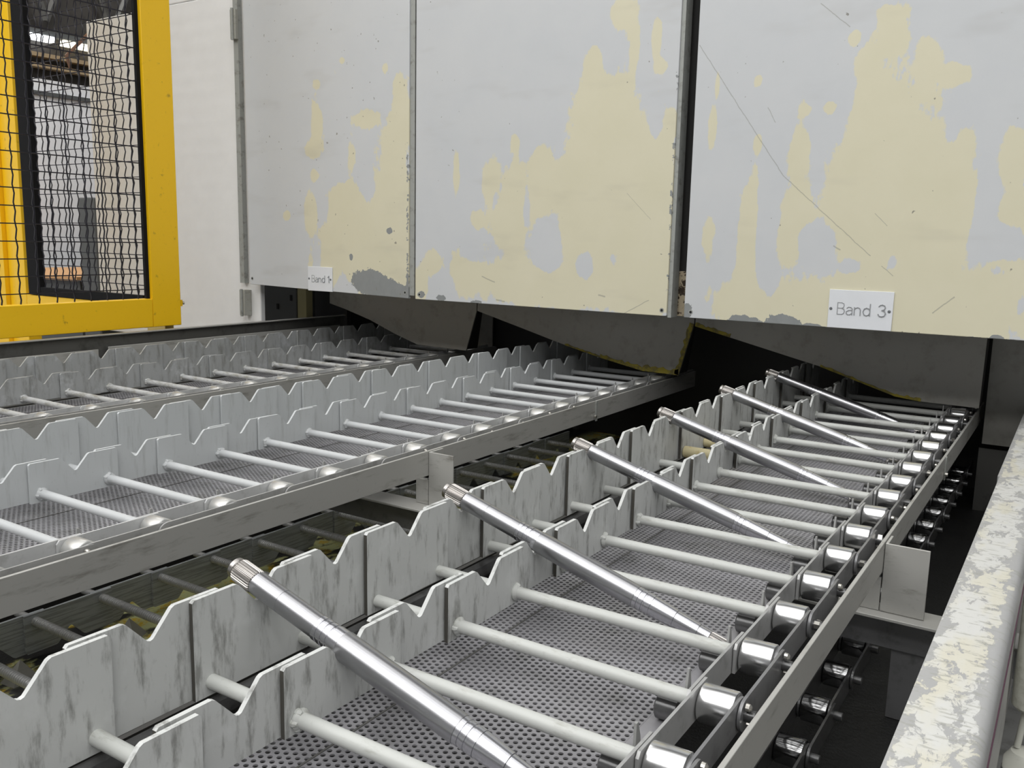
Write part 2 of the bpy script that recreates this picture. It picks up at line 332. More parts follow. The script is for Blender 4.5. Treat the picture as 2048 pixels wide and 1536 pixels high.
R3 = [(-0.862, 1.178, 0.048, 0.015, 1.0), (-0.734, 1.184, 0.039, 0.018, 1.0), (-0.649, 1.173, 0.025, 0.009, 0.9), (-1.046, 1.194, 0.019, 0.024, 1.0), (-0.185, 1.179, 0.015, 0.006, 0.8)]
S3 = [(-1.045, 1.988, -0.77, 1.603, 0.0012), (-0.77, 1.603, -0.512, 1.379, 0.0012), (-0.481, 1.353, -0.449, 1.326, 0.001), (-0.698, 2.065, -0.615, 1.994, 0.0012), (-0.342, 1.231, -0.292, 1.278, 0.0016), (-0.614, 1.405, -0.594, 1.393, 0.0018), (-0.826, 1.796, -0.802, 1.752, 0.001), (-0.51, 1.496, -0.475, 1.462, 0.0009)]
S2 = [(-1.262, 1.171, -1.171, 1.222, 0.0014), (-1.823, 1.271, -1.766, 1.253, 0.002), (-1.76, 1.191, -1.722, 1.187, 0.0025), (-1.353, 1.229, -1.327, 1.225, 0.0025), (-1.264, 1.557, -1.177, 1.475, 0.0007)]

# ------------------------------------------------------------------ machine housing with its doors
YP = 2.62
def door_panel(label, x0, x1, z0a, z0b, ztop, cream, primer, seed, holes, scr=()):
    t = thing('cabinet_door', label, 'door', (0, 0, 0), 'painted cabinet doors above the conveyor bands')
    mb = MB().prism([(x0, z0a), (x1, z0b), (x1, ztop), (x0, ztop)], 'y', YP, YP + 0.012)
    build('door_sheet', mb, m_panel('worn_door_paint', cream, primer, seed, scr), t, bevel=0.0015)
    e = MB()
    e.box(x1 + 0.0006, x1 + (0.023 if x1 < -2 else 0.013), YP + 0.005, YP + 0.055, max(z0a, z0b) - 0.004, ztop)
    build('folded_edge', e, M['edge'], t)
    e = MB().box(x0, x1, YP + 0.0125, YP + 0.055, max(z0a, z0b) + 0.002, max(z0a, z0b) + 0.006)
    build('bottom_flange', e, M['edge'], t)
    for hx, hz in holes:
        h = build('screw_hole', MB().lathe([(0, 0.0075), (0.0022, 0.0065)], (hx, YP - 0.0006, hz), (0, 1, 0), 16), M['edge'], t)
        build('hole_centre', MB().lathe([(0, 0.0042), (0.001, 0.0042)], (hx, YP - 0.0011, hz), (0, 1, 0), 12), M['hole'], h)
    return t
d1 = door_panel('painted cabinet door carrying the Band 1 sign, bare primer patch at its lower corner', -3.046, -2.160, 1.190, 1.174, 2.75,
    P1, R1 + [(-2.166, 1.45, .009, .5, .5)], 3.1, [(-3.03, 1.215), (-2.178, 1.196)])
d2 = door_panel('painted cabinet door between the two signed doors, large cream worn area', -2.128, -1.108, 1.174, 1.174, 2.75,
    P2, R2 + [(-1.5, 1.170, .5, .006, .55), (-1.111, 1.5, .006, .5, .40)], 8.4, [(-2.108, 1.192), (-1.125, 1.192)], S2)
d3 = door_panel('painted cabinet door carrying the Band 3 sign, cream paint worn through', -1.050, 0.45, 1.174, 1.174, 2.75,
    P3, R3 + [(-0.2, 1.170, .7, .006, .5)], 15.2, [(-1.028, 1.192)], S3)

# screwed name plates on the doors
GLYPH = {
 'B': [[(0, 0), (0, 1), (.36, 1), (.52, .92), (.55, .76), (.5, .6), (.36, .53), (0, .53)], [(.36, .53), (.54, .45), (.6, .27), (.54, .08), (.38, 0), (0, 0)]],
 'a': [[(.06, .56), (.2, .66), (.38, .64), (.5, .52), (.5, 0)], [(.5, .4), (.2, .37), (.03, .26), (.02, .12), (.12, .01), (.3, 0), (.5, .14)]],
 'n': [[(0, 0), (0, .65)], [(0, .45), (.1, .6), (.27, .66), (.43, .6), (.5, .45), (.5, 0)]],
 'd': [[(.56, 1), (.56, 0)], [(.56, .42), (.46, .6), (.27, .66), (.09, .57), (0, .33), (.09, .08), (.27, 0), (.46, .07), (.56, .25)]],
 '3': [[(.04, .84), (.16, .97), (.32, 1), (.5, .93), (.56, .77), (.5, .6), (.3, .54)], [(.3, .54), (.52, .46), (.6, .27), (.52, .07), (.3, 0), (.12, .04), (.02, .18)]],
 '1': [[(.05, .78), (.28, 1), (.28, 0)]],
}
def stroke_text(text, adv, x, z, h, y, w):
    mb = MB(); k = 0
    for ch, a in zip(text, adv):
        for st in GLYPH[ch]:
            pts = [(x + (a + p[0]) * h, z + p[1] * h) for p in st]
            for p, q in zip(pts, pts[1:]):
                dx, dz = q[0] - p[0], q[1] - p[1]; L = math.hypot(dx, dz); ux, uz = dx / L, dz / L
                e = w * 0.5; yy = y - 0.00004 * k; k += 1
                P = [(p[0] - ux * e - uz * e, p[1] - uz * e + ux * e), (q[0] + ux * e - uz * e, q[1] + uz * e + ux * e),
                     (q[0] + ux * e + uz * e, q[1] + uz * e - ux * e), (p[0] - ux * e + uz * e, p[1] - uz * e - ux * e)]
                mb.prism(P, 'y', yy, y + 0.0006)
    return mb
def sign(x0, x1, z0, z1, text, adv, tx, tz, h, label):
    t = thing('name_plate', label, 'sign', ((x0 + x1) / 2, YP, z0), 'name plates on the cabinet doors')
    inv = lambda o: setattr(o, 'location', (-t.location[0], -t.location[1], -t.location[2]))
    o = build('plate', MB().box(x0, x1, YP - 0.004, YP - 0.0008, z0, z1), M['sign'], t, bevel=0.0008); inv(o)
    o = build('lettering', stroke_text(text, adv, tx, tz, h, YP - 0.0046, h * 0.062), M['engraved'], t, smooth=False); inv(o)
    for sx in (x0 + 0.007, x1 - 0.009):
        o = build('screw', MB().lathe([(0, 0.0022), (0.001, 0.0042), (0.002, 0.0042)], (sx, YP - 0.006, z0 + (z1 - z0) * 0.5), (0, 1, 0), 12), M['ink'], t); inv(o)
sign(-0.613, -0.441, 1.175, 1.283, 'Band3', (0, .74, 1.42, 2.14, 3.36), -0.588, 1.214, 0.0325, 'white name plate reading Band 3 screwed to the door')
sign(-2.690, -2.553, 1.180, 1.278, 'Band1', (0, .74, 1.42, 2.14, 3.30), -2.667, 1.216, 0.027, 'white name plate reading Band 1 screwed to the door')

# white side cabinet left of the doors
t = thing('side_cabinet', 'tall white plain side cabinet behind the yellow guard', 'cabinet')
build('cabinet_body', MB().box(-4.25, -3.047, 2.68, 2.705, 0.9, 2.415), M['white'], t, bevel=0.004)
build('upper_body', MB().box(-3.62, -3.047, 2.681, 2.705, 2.417, 3.2), M['white'], t, bevel=0.004)
build('corner_strip', MB().box(-3.150, -3.122, 2.655, 2.679, 1.19, 2.8), M['edge'], t)
for z0, z1, x0 in ((2.215, 2.335, -3.152), (1.048, 1.160, -3.140)):
    h = build('hinge', MB().box(x0, x0 + 0.034, 2.640, 2.654 if z0 > 2 else 2.679, z0, z1), M['hinge'], t, bevel=0.001)
    build('hinge_pin', MB().cyl((x0 + 0.017, 2.637, z0 - 0.004), (x0 + 0.017, 2.637, z1 + 0.004), 0.006, 12), M['edge'], h)

# housing body behind the doors: keeps the tunnels dark
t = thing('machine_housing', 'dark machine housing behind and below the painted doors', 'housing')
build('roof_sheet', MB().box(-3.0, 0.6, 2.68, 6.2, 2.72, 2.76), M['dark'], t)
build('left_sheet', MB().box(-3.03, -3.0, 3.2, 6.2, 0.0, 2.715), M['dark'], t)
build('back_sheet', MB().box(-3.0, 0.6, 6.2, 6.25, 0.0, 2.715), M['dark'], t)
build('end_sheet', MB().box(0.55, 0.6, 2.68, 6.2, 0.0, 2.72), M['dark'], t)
build('tunnel_dark_baffle', MB().box(-3.0, 0.54, 3.42, 3.44, 0.0, 2.715), M['dark'], t)  # near-black baffle added to darken the tunnels
build('side_dark_sheet', MB().box(-4.2, -2.97, 3.14, 3.16, 0.0, 2.40), M['dark'], t)  # dark sheet added to hide the lit hall and keep this opening dark
build('corner_sheet', MB().box(-0.226, 0.50, 3.10, 3.11, 0.80, 1.26), M['chute'], t)
build('lower_sheet', MB().box(-0.235, 0.50, 3.13, 3.14, 0.52, 0.78), M['darkgrey'], t)
# post in the gap between doors, with flaking paint
t = thing('door_post', 'narrow post with flaking cream paint in the gap between doors', 'post')
build('post_bar', MB().box(-1.150, -1.062, 2.70, 2.74, 1.172, 2.70), M['dark'], t)
build('flaking_foot', MB().box(-1.150, -1.062, 2.690, 2.699, 1.172, 1.315), M['flaky'], t)
o = build('door_post', MB().box(-2.170, -2.112, 2.69, 2.72, 1.172, 2.70), M['edge']); tag(o, 'grey post in the hairline gap between the Band 1 door and the middle door', 'post')
# inside the opening below the first door
t = thing('inner_frame_post', 'cream painted post inside the dark opening below the first door', 'post')
build('post_bar', MB().box(-3.072, -3.016, 2.92, 2.96, 0.86, 2.6), M['cream_post'], t)
t = thing('valve_box', 'dark grey box with slots inside the opening below the first door', 'box')
build('box_body', MB().box(-3.30, -3.09, 2.93, 3.05, 0.86, 1.45), M['greycab'], t, bevel=0.004)
for sx, sz in ((-3.13, 1.10), (-3.22, 1.055)):
    build('slot', MB().box(sx, sx + 0.012, 2.926, 2.929, sz, sz + 0.026), M['hole'], t)

# ------------------------------------------------------------------ chutes above the tunnel mouths
def chute(label, pts, edge, tint):
    t = thing('chute_plate', label, 'chute', (0, 0, 0), 'sloped chute plates over the tunnel mouths')
    y = 3.0
    P = [(x * 3 / 2.75, 1.4 - (1.4 - z) * 3 / 2.75) for x, z in pts]
    top = [(P[-1][0] + 0.001, 1.32), (P[0][0] + 0.003, 1.32)]
    build('chute_sheet', MB().prism(P + top, 'y', y, y + 0.006), M['chute'], t)
    # folded side going back into the tunnel
    xr, zb = P[-2]
    build('side_sheet', MB().prism([(P[-1][0] + 0.004, 1.32), (xr - 0.001, zb + 0.004), (xr - 0.005, zb + 0.004), (P[-1][0], 1.32)], 'y', y + 0.007, y + 0.085), M['dark'], t)
    for (p, q, w) in edge:
        a = MB()
        p, q = Vector((*P[p],)), Vector((*P[q],)); d = (q - p).normalized(); nrm = Vector((-d.y, d.x))
        n = 14
        pts2 = [p + (q - p) * i / n for i in range(n + 1)] + [p + (q - p) * i / n + nrm * w * (0.6 + 0.7 * random.random()) for i in range(n, -1, -1)]
        a.prism([tuple(v) for v in pts2], 'y', y - 0.003, y - 0.0005)
        build('residue_edge', a, M['sludge_edge'], t, smooth=False)
chute('grey chute plate with sloped lower edge above the band nearest the yellow guard', [(-2.700, 1.120), (-2.612, 1.101), (-2.473, 1.064), (-2.338, 1.016), (-2.221, .982), (-1.982, .978), (-1.935, 1.133)], [], 0)
chute('grey chute plate edged with thick yellow residue above the middle band', [(-1.931, 1.134), (-1.738, 1.085), (-1.546, 1.035), (-1.404, 1.003), (-1.24, .972), (-1.11, .970), (-1.065, 1.144)], [(2, 3, .008), (3, 4, .014), (4, 5, .022), (5, 6, .016)], 1)
chute('grey chute plate with thin olive residue above the band carrying shafts', [(-1.061, 1.137), (-.942, 1.109), (-.655, 1.042), (-.436, .975), (-.367, .968), (-.217, .966), (-.215, 1.158)], [(0, 1, .012), (2, 3, .008), (3, 4, .009)], 2)

# ------------------------------------------------------------------ conveyor bands
PIT = 0.13995
def comb_prof(zt, zv, zb=-0.0155):
    y0, y1, v = -0.0215, PIT + 0.0215, PIT / 2
    return [(y0, zb), (y1, zb), (y1, zt - 0.003), (y1 - 0.003, zt), (v + 0.031, zt), (v + 0.027, zt - 0.002), (v + 0.0035, zv + 0.0012), (v, zv), (v - 0.0035, zv + 0.0012), (v - 0.027, zt - 0.002), (v - 0.031, zt), (y0 + 0.003, zt), (y0, zt - 0.003)]
def comb_mesh(name, zt, zv):
    mb = MB().prism(comb_prof(zt, zv), 'x', -0.0028, 0.0028)
    me = mb.mesh(name, False); return me
me_outer = comb_mesh('tall_comb', 0.1030, 0.0735); me_inner = comb_mesh('low_comb', 0.0630, 0.0335)
def lump_rod():
    mb = MB()
    prof = [(0, 0.0086), (0.003, 0.0086), (0.131, 0.0084), (0.145, 0.0084), (0.1465, 0.0118), (0.149, 0.0124), (0.1515, 0.0104), (0.153, 0.0088), (0.30, 0.0085), (0.473, 0.0085), (0.478, 0.0085)]
    mb.lathe(prof, (-0.139, 0, 0), (1, 0, 0), 20)
    for a in (0.6, 1.9, 3.0):
        mb.lathe([(0, 0.002), (0.002, 0.0045), (0.006, 0.0048), (0.010, 0.002)], (0.004, math.cos(a) * 0.009, math.sin(a) * 0.009), (1, 0, 0), 8)
    return mb.mesh('cross_rod')
me_rod = lump_rod()
def stadium(L, h, w, x):
    r = h / 2; P = []
    for i in range(9): a = -PI / 2 - PI * i / 8; P.append((r * math.cos(a) * w, r * math.sin(a)))
    for i in range(9): a = PI / 2 - PI * i / 8; P.append((L + r * math.cos(a) * w, r * math.sin(a)))
    return MB().prism(P, 'x', x, x + 0.0035)
def leftplate():
    P = [(-0.024, -0.017), (PIT + 0.024, -0.017), (PIT + 0.024, 0.014), (PIT + 0.019, 0.020), (-0.019, 0.020), (-0.024, 0.014)]
    return MB().prism(P, 'x', 0, 0.0035).mesh('link_plate')
me_left = leftplate(); me_right = stadium(PIT, 0.036, 1.0, 0).mesh('side_link')
me_roller = MB().lathe([(-0.021, 0.0185), (-0.0195, 0.0212), (-0.0185, 0.0218), (0.0185, 0.0218), (0.0195, 0.0212), (0.021, 0.0185)], (0, 0, 0), (1, 0, 0), 48).mesh('roller')
me_pin = MB().lathe([(-0.044, 0.007), (0.040, 0.007), (0.041, 0.006)], (0, 0, 0), (1, 0, 0), 16).mesh('chain_pin')
me_head = MB().lathe([(0, 0.0045), (0.004, 0.0042), (0.0062, 0.0022)], (0, 0, 0), (1, 0, 0), 10).mesh('rivet_head')
me_cotter = MB().box(-0.003, 0.004, -0.005, 0.003, -0.003, 0.003).mesh('cotter')
me_tab = MB().prism([(-0.006, -0.035), (0.012, -0.035), (0.009, 0.006), (0.004, 0.024), (0.000, 0.024)], 'x', -0.001, 0.002).mesh('cam_tab')
me_bush = MB().lathe([(-0.014, 0.012), (-0.012, 0.0145), (0.012, 0.0145), (0.014, 0.012)], (0, 0, 0), (1, 0, 0), 20).mesh('guide_bush')
me_sleeve = MB().lathe([(-0.062, 0.013), (-0.060, 0.0145), (0.060, 0.0145), (0.062, 0.013)], (0, 0, 0), (1, 0, 0), 24).mesh('plastic_sleeve')
def thread():
    prof = []; L = 0.34; x = 0.0
    while x < L:
        prof += [(x, 0.0074), (x + 0.0018, 0.0092), (x + 0.0038, 0.0092), (x + 0.0056, 0.0074)]; x += 0.0062
    mb = MB().lathe(prof, (0.004, 0, 0), (1, 0, 0), 14); mb.cyl((-0.06, 0, 0), (0.004, 0, 0), 0.0075, 14); return mb.mesh('threaded_rod')
me_thread = thread()
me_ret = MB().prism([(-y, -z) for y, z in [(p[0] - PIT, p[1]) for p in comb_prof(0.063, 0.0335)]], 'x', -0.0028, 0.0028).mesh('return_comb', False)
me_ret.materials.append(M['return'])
def variant(me, mat):
    m2 = me.copy(); m2.materials.clear(); m2.materials.append(mat); return m2

def band(label, dx, y0, comb, rod, roller, front, kr, ret):
    t = thing('conveyor_band', label, 'conveyor', (dx - 0.653, 0, 0.9), 'notched conveyor bands')
    mo, mi, mr = variant(me_outer, comb), variant(me_inner, comb), variant(me_rod, rod)
    ml, mrt, mw = variant(me_left, M['link'] if roller is M['chrome'] else M['link_pale']), variant(me_right, M['side_link'] if roller is M['chrome'] else M['link']), variant(me_roller, roller)
    mp, mh, mc = variant(me_pin, M['oily']), variant(me_head, M['bolt']), variant(me_cotter, M['bolt'])
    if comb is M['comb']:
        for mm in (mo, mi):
            mm.materials.append(M['grime_shade'])
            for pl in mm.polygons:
                if abs(pl.normal.y) > 0.9: pl.material_index = 1  # plate ends darkened for seam dirt and the shade of the gaps
    mt, mb_ = variant(me_tab, M['link']), variant(me_bush, M['oily'])
    for k in range(kr[0], kr[1] + 1):
        y = y0 + PIT * k; fr = (k % 2) == front
        j = lambda s: random.uniform(-s, s)
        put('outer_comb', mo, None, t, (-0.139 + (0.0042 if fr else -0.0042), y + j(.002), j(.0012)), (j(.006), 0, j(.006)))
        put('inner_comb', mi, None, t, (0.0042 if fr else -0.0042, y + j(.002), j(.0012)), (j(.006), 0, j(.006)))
        put('cross_rod', mr, None, t, (0, y, 0), (j(3), 0, 0))
        put('link_plate', ml, None, t, (0.3335 if fr else 0.3380, y, 0))
        put('side_link', mrt, None, t, (0.3885 if fr else 0.3840, y, 0))
        r = put('roller', mw, None, t, (0.3635, y, 0), (j(3), 0, 0))
        put('chain_pin', mp, None, r, (0, 0, 0))
        put('rivet_head', mh, None, r, (0.0305, 0.006, 0.011))
        put('cotter', mc, None, r, (0.0345, -0.004, -0.004))
        put('cam_tab', mt, None, t, (0.318, y + 0.018 + j(.004), 0), (j(.1), 0, 0))
        put('guide_bush', mb_, None, t, (0.300, y + 0.012, -0.0275))
    return t
bt1 = band('notched conveyor band beside the yellow guard, dull grey combs, running under the Band 1 door', -2.0, 0.705, M['comb_grey'], M['rod_grey'], M['roller_white'], 0, (0, 18), False)
bt2 = band('empty notched conveyor band between the other two, clean pale combs', -1.0, 0.756, M['comb_clean'], M['rod_clean'], M['roller_white'], 1, (-4, 17), True)
bt3 = band('notched conveyor band carrying six steel shafts, dirt-streaked combs and shiny rollers', 0.0, 0.746, M['comb'], M['rod'], M['chrome'], 1, (-4, 17), False)
msl = variant(me_sleeve, M['sleeve'])
for k in (9, 10):
    put('plastic_sleeve', msl, None, bt3, (-0.069, 0.746 + PIT * k, 0.0))
# lower return runs of the same chains
mth = variant(me_thread, M['thread'])
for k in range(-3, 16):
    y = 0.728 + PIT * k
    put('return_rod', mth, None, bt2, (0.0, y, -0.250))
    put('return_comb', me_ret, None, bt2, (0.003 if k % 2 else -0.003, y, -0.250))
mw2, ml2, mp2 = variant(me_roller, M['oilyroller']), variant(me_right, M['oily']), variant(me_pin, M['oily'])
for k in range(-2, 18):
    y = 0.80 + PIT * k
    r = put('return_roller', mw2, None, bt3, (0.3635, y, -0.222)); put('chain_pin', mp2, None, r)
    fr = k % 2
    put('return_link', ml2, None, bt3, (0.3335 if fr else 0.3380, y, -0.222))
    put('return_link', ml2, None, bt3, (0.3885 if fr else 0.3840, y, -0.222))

# ------------------------------------------------------------------ perforated drip trays
def tray_mesh():
    v = []; f = []
    w, p, hr, th = 0.0086, 0.0098, 0.0030, 0.002
    nx, ny = 43, 310; x0, y0 = -0.7440, 0.22
    for i in range(nx):
        for j in range(ny):
            cx = x0 + (i + .5) * w; cy = y0 + (j + .5) * p + (p / 2 if i % 2 else 0)
            b = len(v)
            out = [(-w / 2, -p / 2), (w / 2, -p / 2), (w / 2, 0), (w / 2, p / 2), (-w / 2, p / 2), (-w / 2, 0)]
            v += [(cx + a, cy + c, 0) for a, c in out]
            for q in range(12):
                an = math.atan2(-1, -1) + 2 * PI * q / 12
                v.append((cx + hr * math.cos(an), cy + hr * math.sin(an), 0))
            for q in range(12):
                an = math.atan2(-1, -1) + 2 * PI * q / 12
                v.append((cx + hr * math.cos(an), cy + hr * math.sin(an), -th))
            h = b + 6; g = b + 18
            for q in range(6):
                q2 = (q + 1) % 6; a0, a1, a2 = h + 2 * q, h + (2 * q + 1) % 12, h + (2 * q + 2) % 12
                f.append((b + q, b + q2, a2, a1, a0))
            for q in range(12):
                f.append((h + q, h + (q + 1) % 12, g + (q + 1) % 12, g + q))
    me = bpy.data.meshes.new('perforated_sheet'); me.from_pydata(v, [], f); me.update(); return me
me_tray = tray_mesh()
def tray(dx, label):
    t = thing('drip_tray', label, 'tray', (dx, 0, 0.857), 'perforated drip trays under the bands')
    put('perforated_sheet', me_tray, M['tray'], t)
    build('edge_strip', MB().box(-0.3740, -0.345, 0.2, 3.28, -0.004, 0.0), M['tray'], t)
    build('crease_shade_strip', MB().box(-0.6345, -0.6318, 0.2, 3.28, 0.0002, 0.0008), M['darkgrey'], t)  # dark strip stands in for the soft shadow and dirt along the crease
    build('side_rail', MB().box(-0.785, -0.770, 0.2, 3.28, 0.006, 0.024), M['oily'], t)
    build('side_wall', MB().box(-0.750, -0.7445, 0.2, 3.28, -0.05, 0.0), M['rail'], t)
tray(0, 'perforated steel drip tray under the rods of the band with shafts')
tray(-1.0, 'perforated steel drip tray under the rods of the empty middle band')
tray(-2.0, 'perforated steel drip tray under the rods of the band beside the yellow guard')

# ------------------------------------------------------------------ side rails of the bands with brackets
def rail(dx, zt, joint, label, br):
    t = thing('conveyor_rail', label, 'rail', (dx - 0.245, 0, 0.855), 'flat steel side rails of the bands')
    build('rail_bar', MB().box(-0.003, 0.003, 0.1, joint - 0.003, 0, zt - 0.855).box(-0.011, -0.0032, 0.1, joint - 0.003, 0.0, 0.004), M['rail'], t, bevel=0.0008)
    build('rail_bar', MB().box(-0.003, 0.003, joint + 0.003, 3.25, 0, zt - 0.855).box(-0.011, -0.0032, joint + 0.003, 3.25, 0.0, 0.004), M['rail'], t, bevel=0.0008)
    j = build('joint_plate', MB().box(0.0032, 0.0062, joint - 0.006, joint + 0.004, -0.004, zt - 0.855), M['edge'], t)
    build('joint_bolt', MB().lathe([(0, 0.005), (0.006, 0.005)], (0.0064, joint - 0.014, 0.012), (1, 0, 0), 6), M['bolt'], j)
    if br:
        y = br
        b = build('support_bracket', MB().box(0.004, 0.074, y, y + 0.004, -0.07, zt - 0.855 - 0.002).box(0.004, 0.0085, y + 0.0045, y + 0.05, -0.07, zt - 0.857), M['rail'], t, bevel=0.0008)
        build('bracket_lug', MB().box(-0.034, 0.002, y + 0.001, y + 0.007, -0.07, -0.012), M['rail'], b)
    return t
rail(0.0, 0.908, 2.32, 'flat steel side rail beside the shiny rollers of the shaft band', 1.56)
rail(-1.0, 0.914, 2.42, 'flat stained steel side rail with an upright bracket, edge of the middle band', 1.58)
rail(-2.0, 0.917, 2.55, 'flat grey side rail edging the band beside the yellow guard', None)

t = thing('cross_beam', 'dark steel cross beam with a bright top flange, carrying the rail brackets', 'beam')
build('beam_web', MB().box(-3.0, 0.05, 1.592, 1.60, 0.708, 0.778), M['side_link'], t)
build('support_leg', MB().box(-0.222, -0.125, 1.601, 1.609, 0.576, 0.707), M['side_link'], t)
build('top_flange', MB().box(-3.0, 0.05, 1.535, 1.602, 0.7785, 0.784), M['rail'], t, bevel=0.001)
t = thing('floor_pan', 'wide shallow pan with yellow sludge below the bands', 'pan')
build('pan_floor', MB().box(-3.0, -0.12, -0.2, 3.9, 0.555, 0.575), M['pan'], t)
for wx in (-2.86, -1.86, -0.86):
    build('pan_light_baffle', MB().box(wx, wx + 0.008, -0.2, 3.39, 0.576, 0.84), M['dark'], t)  # dark walls added to keep light out below the bands
build('pan_light_baffle', MB().box(-3.0, -0.12, -0.21, -0.2, 0.555, 0.84), M['dark'], t)  # front wall added too, shuts out light from that end
# loose grey wedge lumps on the pan
for i, (x, y, s) in enumerate(((-1.585, 0.80, .028), (-1.58, 1.02, .03), (-1.565, 1.17, .026), (-1.59, 1.34, .024))):
    a = random.uniform(0, 1.5)
    v = [(math.cos(a + k * PI / 2) * s, math.sin(a + k * PI / 2) * s * 1.3, 0) for k in range(4)] + [(0.004, 0, s * 1.5)]
    o = put('residue_lump', MB().add(v, [(3, 2, 1, 0), (0, 1, 4), (1, 2, 4), (2, 3, 4), (3, 0, 4)]).mesh('residue_lump', False), M['chute'], None, (x, y, 0.575))
    tag(o, 'small pointed grey residue lump lying on the sludge pan', 'lump', 'pointed lumps on the sludge pan')

# ------------------------------------------------------------------ splined shafts
R_ = 0.0150
def shaft_parts():
    b = MB()
    # along +x from the thick splined end; axis length 0.50
    body = [(0.036, 0.0128), (0.038, 0.0142), (0.0405, 0.0142), (0.082, 0.0142), (0.0822, 0.0139), (0.084, 0.0139), (0.0842, 0.0142), (0.142, 0.0142), (0.1425, 0.0150)]
    b.lathe(body, (0, 0, 0), (1, 0, 0), 48)
    col = MB().lathe([(0.1427, 0.0150), (0.148, 0.0150), (0.1485, 0.0141), (0.151, 0.0141), (0.1515, 0.0152), (0.156, 0.0152), (0.1565, 0.0143), (0.159, 0.0143), (0.1595, 0.0153), (0.164, 0.0153), (0.1645, 0.0145), (0.167, 0.0145), (0.1675, 0.0158), (0.180, 0.0160)], (0, 0, 0), (1, 0, 0), 48)
    mid = MB().lathe([(0.1802, 0.0162), (0.1815, 0.0166), (0.346, 0.0166), (0.348, 0.0162)], (0, 0, 0), (1, 0, 0), 48)
    col2 = MB().lathe([(0.3482, 0.0158), (0.354, 0.0156), (0.3545, 0.0146), (0.357, 0.0146), (0.3575, 0.0156), (0.362, 0.0156), (0.3625, 0.0146), (0.365, 0.0146), (0.3655, 0.0154), (0.374, 0.0154)], (0, 0, 0), (1, 0, 0), 48)
    tail = MB().lathe([(0.3742, 0.0148), (0.395, 0.0140), (0.410, 0.0132), (0.4105, 0.0120), (0.445, 0.0112), (0.4455, 0.0102), (0.462, 0.0102)], (0, 0, 0), (1, 0, 0), 40)
    sp = MB().lathe([(0.005, 0.0136), (0.007, 0.0146), (0.034, 0.0146), (0.0358, 0.0136)], (0, 0, 0), (1, 0, 0), 112, star=lambda i: 1.0 if (i // 2) % 2 else 0.925)
    cap = MB().lathe([(-0.004, 0.0100), (-0.002, 0.0126), (0.0035, 0.0130), (0.0048, 0.0120)], (0, 0, 0), (1, 0, 0), 40)
    sp2 = MB().lathe([(0.4622, 0.0096), (0.464, 0.0102), (0.488, 0.0102), (0.490, 0.0090)], (0, 0, 0), (1, 0, 0), 72, star=lambda i: 1.0 if (i // 2) % 2 else 0.9)
    return [('shaft_end', b, 'shaft'), ('grooved_collar', col, 'shaft_band'), ('shaft_body', mid, 'shaft'), ('grooved_collar', col2, 'shaft_band'), ('shaft_tail', tail, 'shaft_band'), ('coarse_spline', sp, 'spline'), ('end_cap', cap, 'spline'), ('fine_spline', sp2, 'spline')]
SP = [(n, mb.mesh(n), M[m]) for n, mb, m in shaft_parts()]
SL = ['polished splined steel shaft nearest the camera, its lower end cut by the picture edge', 'polished splined steel shaft second from the camera', 'polished splined steel shaft third from the camera, beside the rail bracket', 'polished splined steel shaft fourth from the camera, just past the yellowed sleeves', 'polished splined steel shaft second from the tunnel mouth', 'polished splined steel shaft deepest in the tunnel shadow']
p_l = Vector((-0.822, 0, 1.0045)); ang = math.atan2(0.1385, 0.477)
for i, lab in enumerate(SL):
    y = 0.676 + 0.42 * i
    t = thing('splined_shaft', lab, 'shaft', (p_l.x, y, p_l.z), 'steel shafts lying across the notched band')
    t.rotation_euler = (0, ang, 0)
    for n, me, mt in SP: put(n, me, mt, t)
    t.rotation_euler = (0, ang, random.uniform(-.004, .004))

# ------------------------------------------------------------------ right hand beam with peeling paint, and air cylinder
t = thing('machine_beam', 'long machine beam with peeling cream and white paint', 'beam')
P = [(-0.109, 0.945), (-0.046, 0.945), (-0.040, 0.9435), (-0.0355, 0.940), (-0.033, 0.934), (-0.033, 0.90), (-0.1095, 0.90)]
build('beam_top', MB().prism(P, 'y', -0.3, 2.03), M['beam'], t)
P2 = [(x - 0.004, z - 0.002) for x, z in P]
build('beam_top', MB().prism(P2, 'y', 2.032, 3.085), M['beam'], t)
build('beam_side', MB().box(-0.046, -0.036, -0.3, 3.085, 0.672, 0.8995), M['rail'], t)
build('beam_shadow_line', MB().box(-0.0332, -0.0315, -0.3, 2.0, 0.896, 0.900), m_plain('purple_shadow_line', (0.12, 0.055, 0.08), 0.5), t)  # thin purple strip painted in for the shadow line below the beam edge
t = thing('air_cylinder', 'white pneumatic cylinder with a thin rod, outside the peeling beam', 'cylinder', (-0.004, 1.5, 0.3))
build('barrel', MB().lathe([(0.405, 0.020), (0.412, 0.027), (0.60, 0.027), (0.605, 0.024)], (0, 0, 0), (0, 0, 1), 28), M['cylwhite'], t)
build('piston_rod', MB().cyl((-0.012, 0, 0.34), (-0.006, 0, 0.405), 0.005, 12), M['cylwhite'], t)
c = build('lower_fitting', MB().lathe([(0.05, 0.030), (0.24, 0.031), (0.32, 0.029), (0.335, 0.020), (0.34, 0.008)], (0, 0, 0), (0, 0, 1), 28), M['cylwhite'], t)
build('clamp_ring', MB().lathe([(0.296, 0.0306), (0.304, 0.0306)], (0, 0, 0), (0, 0, 1), 28), M['darkgrey'], c)
build('hose_nipple', MB().cyl((-0.028, 0.0, 0.262), (-0.05, -0.01, 0.268), 0.006, 10), M['bolt'], t)

